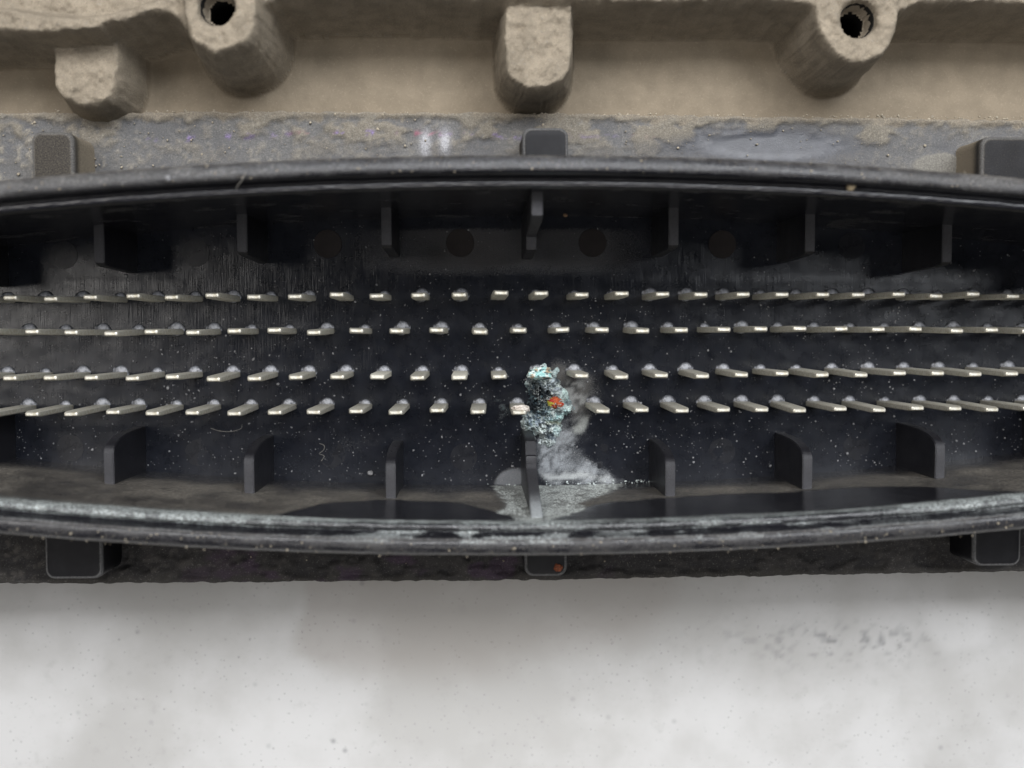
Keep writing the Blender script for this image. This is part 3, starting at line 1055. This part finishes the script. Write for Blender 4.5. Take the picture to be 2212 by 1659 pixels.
lay(D, spot(700, 650, 1.1, .18) * .7, (.52, .52, .34))
lay(D, np.clip(spot(540, 740, .35, .75) * 1.2, 0, 1) * ss(.36, .5, lum2), (.80, .86, .84))
pn = fbm(X * 3.4, Y * 3.4, 208, 4, .6)
lay(D, np.clip(spot(535, 430, .72, .78) * 2.2, 0, 1) * ss(.62, .50, pn), (.004, .008, .013))
lay(D, body * ss(.56, .66, fbm(X * 5.5, Y * 5.5, 209, 4, .6)) * .6, (.02, .03, .04))
flake = np.abs(fbm(X * 6, Y * 6, 210, 4, .6) - .5) * 2
Z = Z + body * (.30 * ss(.35, .0, flake) + .22 * (vn(X * 11, Y * 11, 211) - .5) + .14 * (vn(X * 17, Y * 17, 212) - .5))
lay(D, body * ss(.10, .0, flake) * ss(.45, .55, lum) * .8, (.86, .92, .90))
lay(D, np.clip(spot(640, 520, .5, .4), 0, 1) * ss(.52, .42, pn) * .9, (.02, .05, .06))
lay(D, ss(.45, .36, lum) * ss(.50, .60, pn) * .8, (.03, .045, .06))
lay(D, spot(400, 620, .5, 1.0) * ss(.52, .44, pn) * .85, (.05, .08, .09))
lay(D, ss(-.35, 0, dcr) * .35, (.24, .29, .31))
F = grid_faces(len(xs), len(ys))
okv = (dcr < .05 + (lum2 - .5) * .8).reshape(-1)
F = F[okv[F].all(1)]
v, f, (dd,) = compact(np.stack([X, Y, Z], -1).reshape(-1, 3), F, (D.reshape(-1, 4),))
me = mesh_np('corrosion_crust', v, f, M_CRUST)
layer(me, 'deposit_and_light', dd)
link('corrosion_crust', me, CONN, label='lumpy white and turquoise corrosion crust round the missing pin')


def lump(name, rx, ry, rz, seed, colf, amp=.45, freq=2.2, sub=5):
    bm = bmesh.new()
    bmesh.ops.create_icosphere(bm, subdivisions=sub, radius=1)
    me = bm_mesh(name, bm, None, True)
    co = np.empty(len(me.vertices) * 3)
    me.vertices.foreach_get('co', co)
    co = co.reshape(-1, 3)
    n_ = fbm(co[:, 0] * freq + co[:, 2] * 1.7, co[:, 1] * freq - co[:, 2] * 1.3, seed, 4)
    s = 1 + (n_ - .5) * 2 * amp
    P_ = co * s[:, None] * np.array([rx, ry, rz])
    me.vertices.foreach_set('co', P_.astype(np.float32).ravel())
    me.update()
    layer(me, 'deposit_and_light', np.concatenate([colf(P_, n_), np.ones((len(co), 1))], 1))
    me.materials.append(M_CRUST)
    return me


def col_stub(p, n_):
    m = ss(.44, .6, vn(p[:, 0] * 4, p[:, 1] * 4 + p[:, 2] * 3, 3))[:, None]
    c = np.array([.50, .035, .02]) * (1 - m) + np.array([.62, .12, .035]) * m
    y = (ss(-.05, -.25, p[:, 0] + p[:, 1] * .3) * ss(.38, .5, vn(p[:, 0] * 5, p[:, 1] * 5, 9)))[:, None]
    return c * (1 - y) + np.array([.58, .52, .06]) * y


px, py = c9(682, 462)
x, y = at(px, py, .9)
link('pin_stub', lump('pin_stub', .52, .40, .5, 5, col_stub, .38, 2.6), CONN, (float(x), float(y), .55), label='red and yellow stub of the eaten away pin')


def col_cap(p, n_):
    a = ss(.40, .56, vn(p[:, 0] * 5 + 3, p[:, 1] * 9 + p[:, 2] * 3, 13))[:, None]
    c = np.array([.36, .62, .60]) * (1 - a) + np.array([.68, .78, .74]) * a
    b = ss(.58, .70, vn(p[:, 0] * 4 + 9, p[:, 1] * 7 + p[:, 2] * 2, 23))[:, None]
    c = c * (1 - b) + np.array([.40, .30, .20]) * b
    e = ss(.60, .72, vn(p[:, 0] * 7, p[:, 1] * 11, 33))[:, None]
    return c * (1 - e) + np.array([.05, .11, .12]) * e


x, y = pin_at[(2, 12)]
cx_, cy_ = at(*c9(540, 197), LP - .2)
link('corrosion_cap', lump('corrosion_cap', .78, .37, .75, 15, col_cap, .5, 2.6), CONN, (float(cx_), float(cy_), LP - .45),
     label='turquoise and white corrosion cap on a third row pin')


def col_pink(p, n_):
    a = ss(.42, .6, n_)[:, None]
    return np.array([.42, .36, .30]) * (1 - a) + np.array([.66, .60, .54]) * a


x, y = pin_at[(3, 12)]
link('corrosion_cap', lump('corrosion_cap', .56, .27, .6, 25, col_pink, .35, 2.4, 4), CONN, (x + .02, y + .13, LP - .75),
     label='pinkish white crust on the bottom row pin beside the missing one')
# salt crumbs along the foot of the lower wall
M_SALT = mat_flat('white_salt', (0.60, 0.66, 0.65), .75, .3, 9)
bm = bmesh.new()
for i in range(70):
    u = random.random()
    x = 4.6 + 8.2 * u if random.random() < .94 else .6 + 2.2 * u
    s = .02 + .075 * random.random() ** 2
    mt = Matrix.Translation((x, float(ybot(x)) + random.uniform(.0, .22), random.uniform(.0, 1.1) * random.random())) @ Euler((random.random() * 6, random.random() * 6, 0)).to_matrix().to_4x4() @ Matrix.Diagonal((s * random.uniform(.8, 1.8), s, s * .8, 1))
    bmesh.ops.create_icosphere(bm, subdivisions=1, radius=1, matrix=mt)
link('salt_crumbs', bm_mesh('salt_crumbs', bm, M_SALT, True), CONN, kind='stuff')

# ------------------------------------------------------------------ loose dust and grit
def scatter(name, pts, sizes, mt, label):
    base = bmesh.new()
    bmesh.ops.create_icosphere(base, subdivisions=1, radius=1)
    bv = np.array([q.co[:] for q in base.verts])
    bf = np.array([[q.index for q in f.verts] for f in base.faces])
    base.free()
    n_ = len(pts)
    S = np.asarray(sizes)[:, None, None] * RNG.uniform(.55, 1.5, (n_, 1, 3)) * RNG.uniform(.8, 1.2, (n_, len(bv), 1))
    a = RNG.uniform(0, 6.28, n_)
    V_ = bv[None] * S
    ca, sa = np.cos(a)[:, None], np.sin(a)[:, None]
    V_ = np.stack([V_[..., 0] * ca - V_[..., 1] * sa, V_[..., 0] * sa + V_[..., 1] * ca, V_[..., 2]], -1) + np.asarray(pts)[:, None, :]
    F_ = bf[None] + (np.arange(n_) * len(bv))[:, None, None]
    return link(name, mesh_np(name, V_.reshape(-1, 3), F_.reshape(-1, 3), mt, True), None, kind='stuff', label=label)


M_DUST = mat_flat('pale_dust', (0.32, 0.32, 0.33), .7, .6, 1.5)
M_GRIT = mat_flat('sandy_grit', (0.40, 0.35, 0.27), .85, .55, 4)
n_ = 2100
x = RNG.uniform(-36, 40, n_ * 3)
y = RNG.uniform(-10.5, 7, n_ * 3)
keep = (y < ytop(x) - .3) & (y > ybot(x) + .15)
dens = .30 + .7 * ss(.45, .7, fbm(x * .3, y * .3, 301)) + .5 * ss(-4, -8, y) - .45 * ss(1.5, 5, y)
keep &= RNG.uniform(0, 1.25, len(x)) < dens
x, y = x[keep][:n_], y[keep][:n_]
sz = .022 + .05 * RNG.random(len(x)) ** 3.5
sz[RNG.random(len(x)) < .015] *= 1.9
scatter('dust_grains', np.stack([x, y, sz * .5 - .01], 1), sz, M_DUST, 'tiny pale dust grains strewn over the black floor between the pins')
# grit on the flange and the rim
P_ = []
for i in range(900):
    x = RNG.uniform(-36, 40)
    y0, y1 = float(ytop(x)) + 1.6, float(np.interp(x, xs if False else [-46, 51], [13.9, 13.5]))
    u = RNG.random()
    P_.append((x, y0 + (y1 - y0) * u ** .8, ZFL + .1) if RNG.random() < np.interp(x, [-36, -20, 0, 40], [1, .8, .35, .35]) else (x, y1 - .2 * u, ZFL + .12))
for i in range(260):
    x = RNG.uniform(-34, 38)
    P_.append((x, float(ybot(x)) - 1.6 - 3.0 * RNG.random(), ZFL + .05))
P_ = np.array(P_)
scatter('flange_grit', P_, .025 + .07 * RNG.random(len(P_)) ** 3, M_GRIT, 'sandy grit lying on the grey flange round the connector')
P_ = []
for i in range(520):
    x = RNG.uniform(-33, 36)
    dd_ = RNG.uniform(.75, 1.7)
    P_.append((x, float(ytop(x)) + dd_, 16.0) if RNG.random() < .5 else (x, float(ybot(x)) - dd_, 16.0))
P_ = np.array(P_)
scatter('rim_grit', P_, .018 + .045 * RNG.random(len(P_)) ** 3, M_GRIT, 'pale grit stuck along the black rim of the connector')


def grain(px, py, z, s, mt, label, y=None):
    bm = bmesh.new()
    bmesh.ops.create_icosphere(bm, subdivisions=3, radius=1)
    for q in bm.verts:
        q.co *= .78 + .45 * vn(np.array([q.co.x * 1.6 + px]), np.array([q.co.y * 1.6 + q.co.z * 2]), 7)[0]
        q.co = Vector((q.co.x * s, q.co.y * s * .85, q.co.z * s * .8))
    x, yy = at(px, py, z)
    return link('sand_grain', bm_mesh('sand_grain', bm, mt, True), None, (float(x), float(yy), z), label=label, cat='grain', group='single grains on the connector')


grain(1838, 403, 15.1, .26, mat_flat('tan_sand', (0.42, 0.34, 0.22), .8, .4, 6), 'tan sand grain stuck under the upper rim of the shroud')
grain(363 * 1.0, 385, 16.1, .17, M_DUST, 'pale sand grain on the dull grey part of the upper rim')
grain(1221, 465, 9.0, .13, mat_flat('brown_sand', (0.22, 0.13, 0.07), .8, .4, 6), 'tiny brown grain on the dark wall beside the stepped middle rib')
grain(800, 1022, .12, .19, M_DUST, 'largest white grain on the floor beside a lower rib')


def fibre(pts, z, r, mt, label):
    q = np.array([[*map(float, at(px, py, z + dz)), z + dz] for px, py, dz in pts])
    k = len(q)
    tt = np.linspace(0, k - 1, 12 * k)
    e = np.concatenate([2 * q[:1] - q[1:2], q, 2 * q[-1:] - q[-2:-1]])
    i_ = np.clip(tt.astype(int), 0, k - 2)
    u = (tt - i_)[:, None]
    p0, p1, p2, p3 = e[i_], e[i_ + 1], e[i_ + 2], e[i_ + 3]
    c = .5 * (2 * p1 + (p2 - p0) * u + (2 * p0 - 5 * p1 + 4 * p2 - p3) * u ** 2 + (3 * p1 - p0 - 3 * p2 + p3) * u ** 3)
    tg = np.gradient(c, axis=0)
    tg /= np.linalg.norm(tg, axis=1, keepdims=True)
    a = np.cross(tg, [.1, .2, 1])
    a /= np.linalg.norm(a, axis=1, keepdims=True)
    b = np.cross(tg, a)
    th = np.linspace(0, 2 * math.pi, 7)[:-1]
    V_ = c[:, None] + r * (a[:, None] * np.cos(th)[None, :, None] + b[:, None] * np.sin(th)[None, :, None])
    n_ = len(c)
    I, J = np.meshgrid(np.arange(n_ - 1), np.arange(6), indexing='ij')
    F_ = np.stack([I * 6 + J, I * 6 + (J + 1) % 6, (I + 1) * 6 + (J + 1) % 6, (I + 1) * 6 + J], -1).reshape(-1, 4)
    return link('fibre', mesh_np('fibre', V_.reshape(-1, 3), F_, mt), None, label=label, cat='fibre')


M_FIB = mat_flat('pale_fibre', (0.24, 0.23, 0.21), .7, .2, 4)
fibre([(510, 415, -1.2), (513, 402, -.5), (522, 390, .1), (531, 372, .4)], 15.9, .035, M_FIB, 'pale curved hair hanging over the upper rim of the shroud')
fibre([(455, 925, 0), (475, 931, .05), (500, 932, .08), (520, 926, .1), (523, 917, .2)], .1, .014, M_FIB, 'fine curled hair lying on the floor below the bottom row')
fibre([(690, 958, 0), (700, 962, .05), (699, 972, .08), (690, 980, .1), (700, 985, .1), (694, 996, .1)], .1, .013, M_FIB, 'thin kinked hair on the floor beside a lower rib')
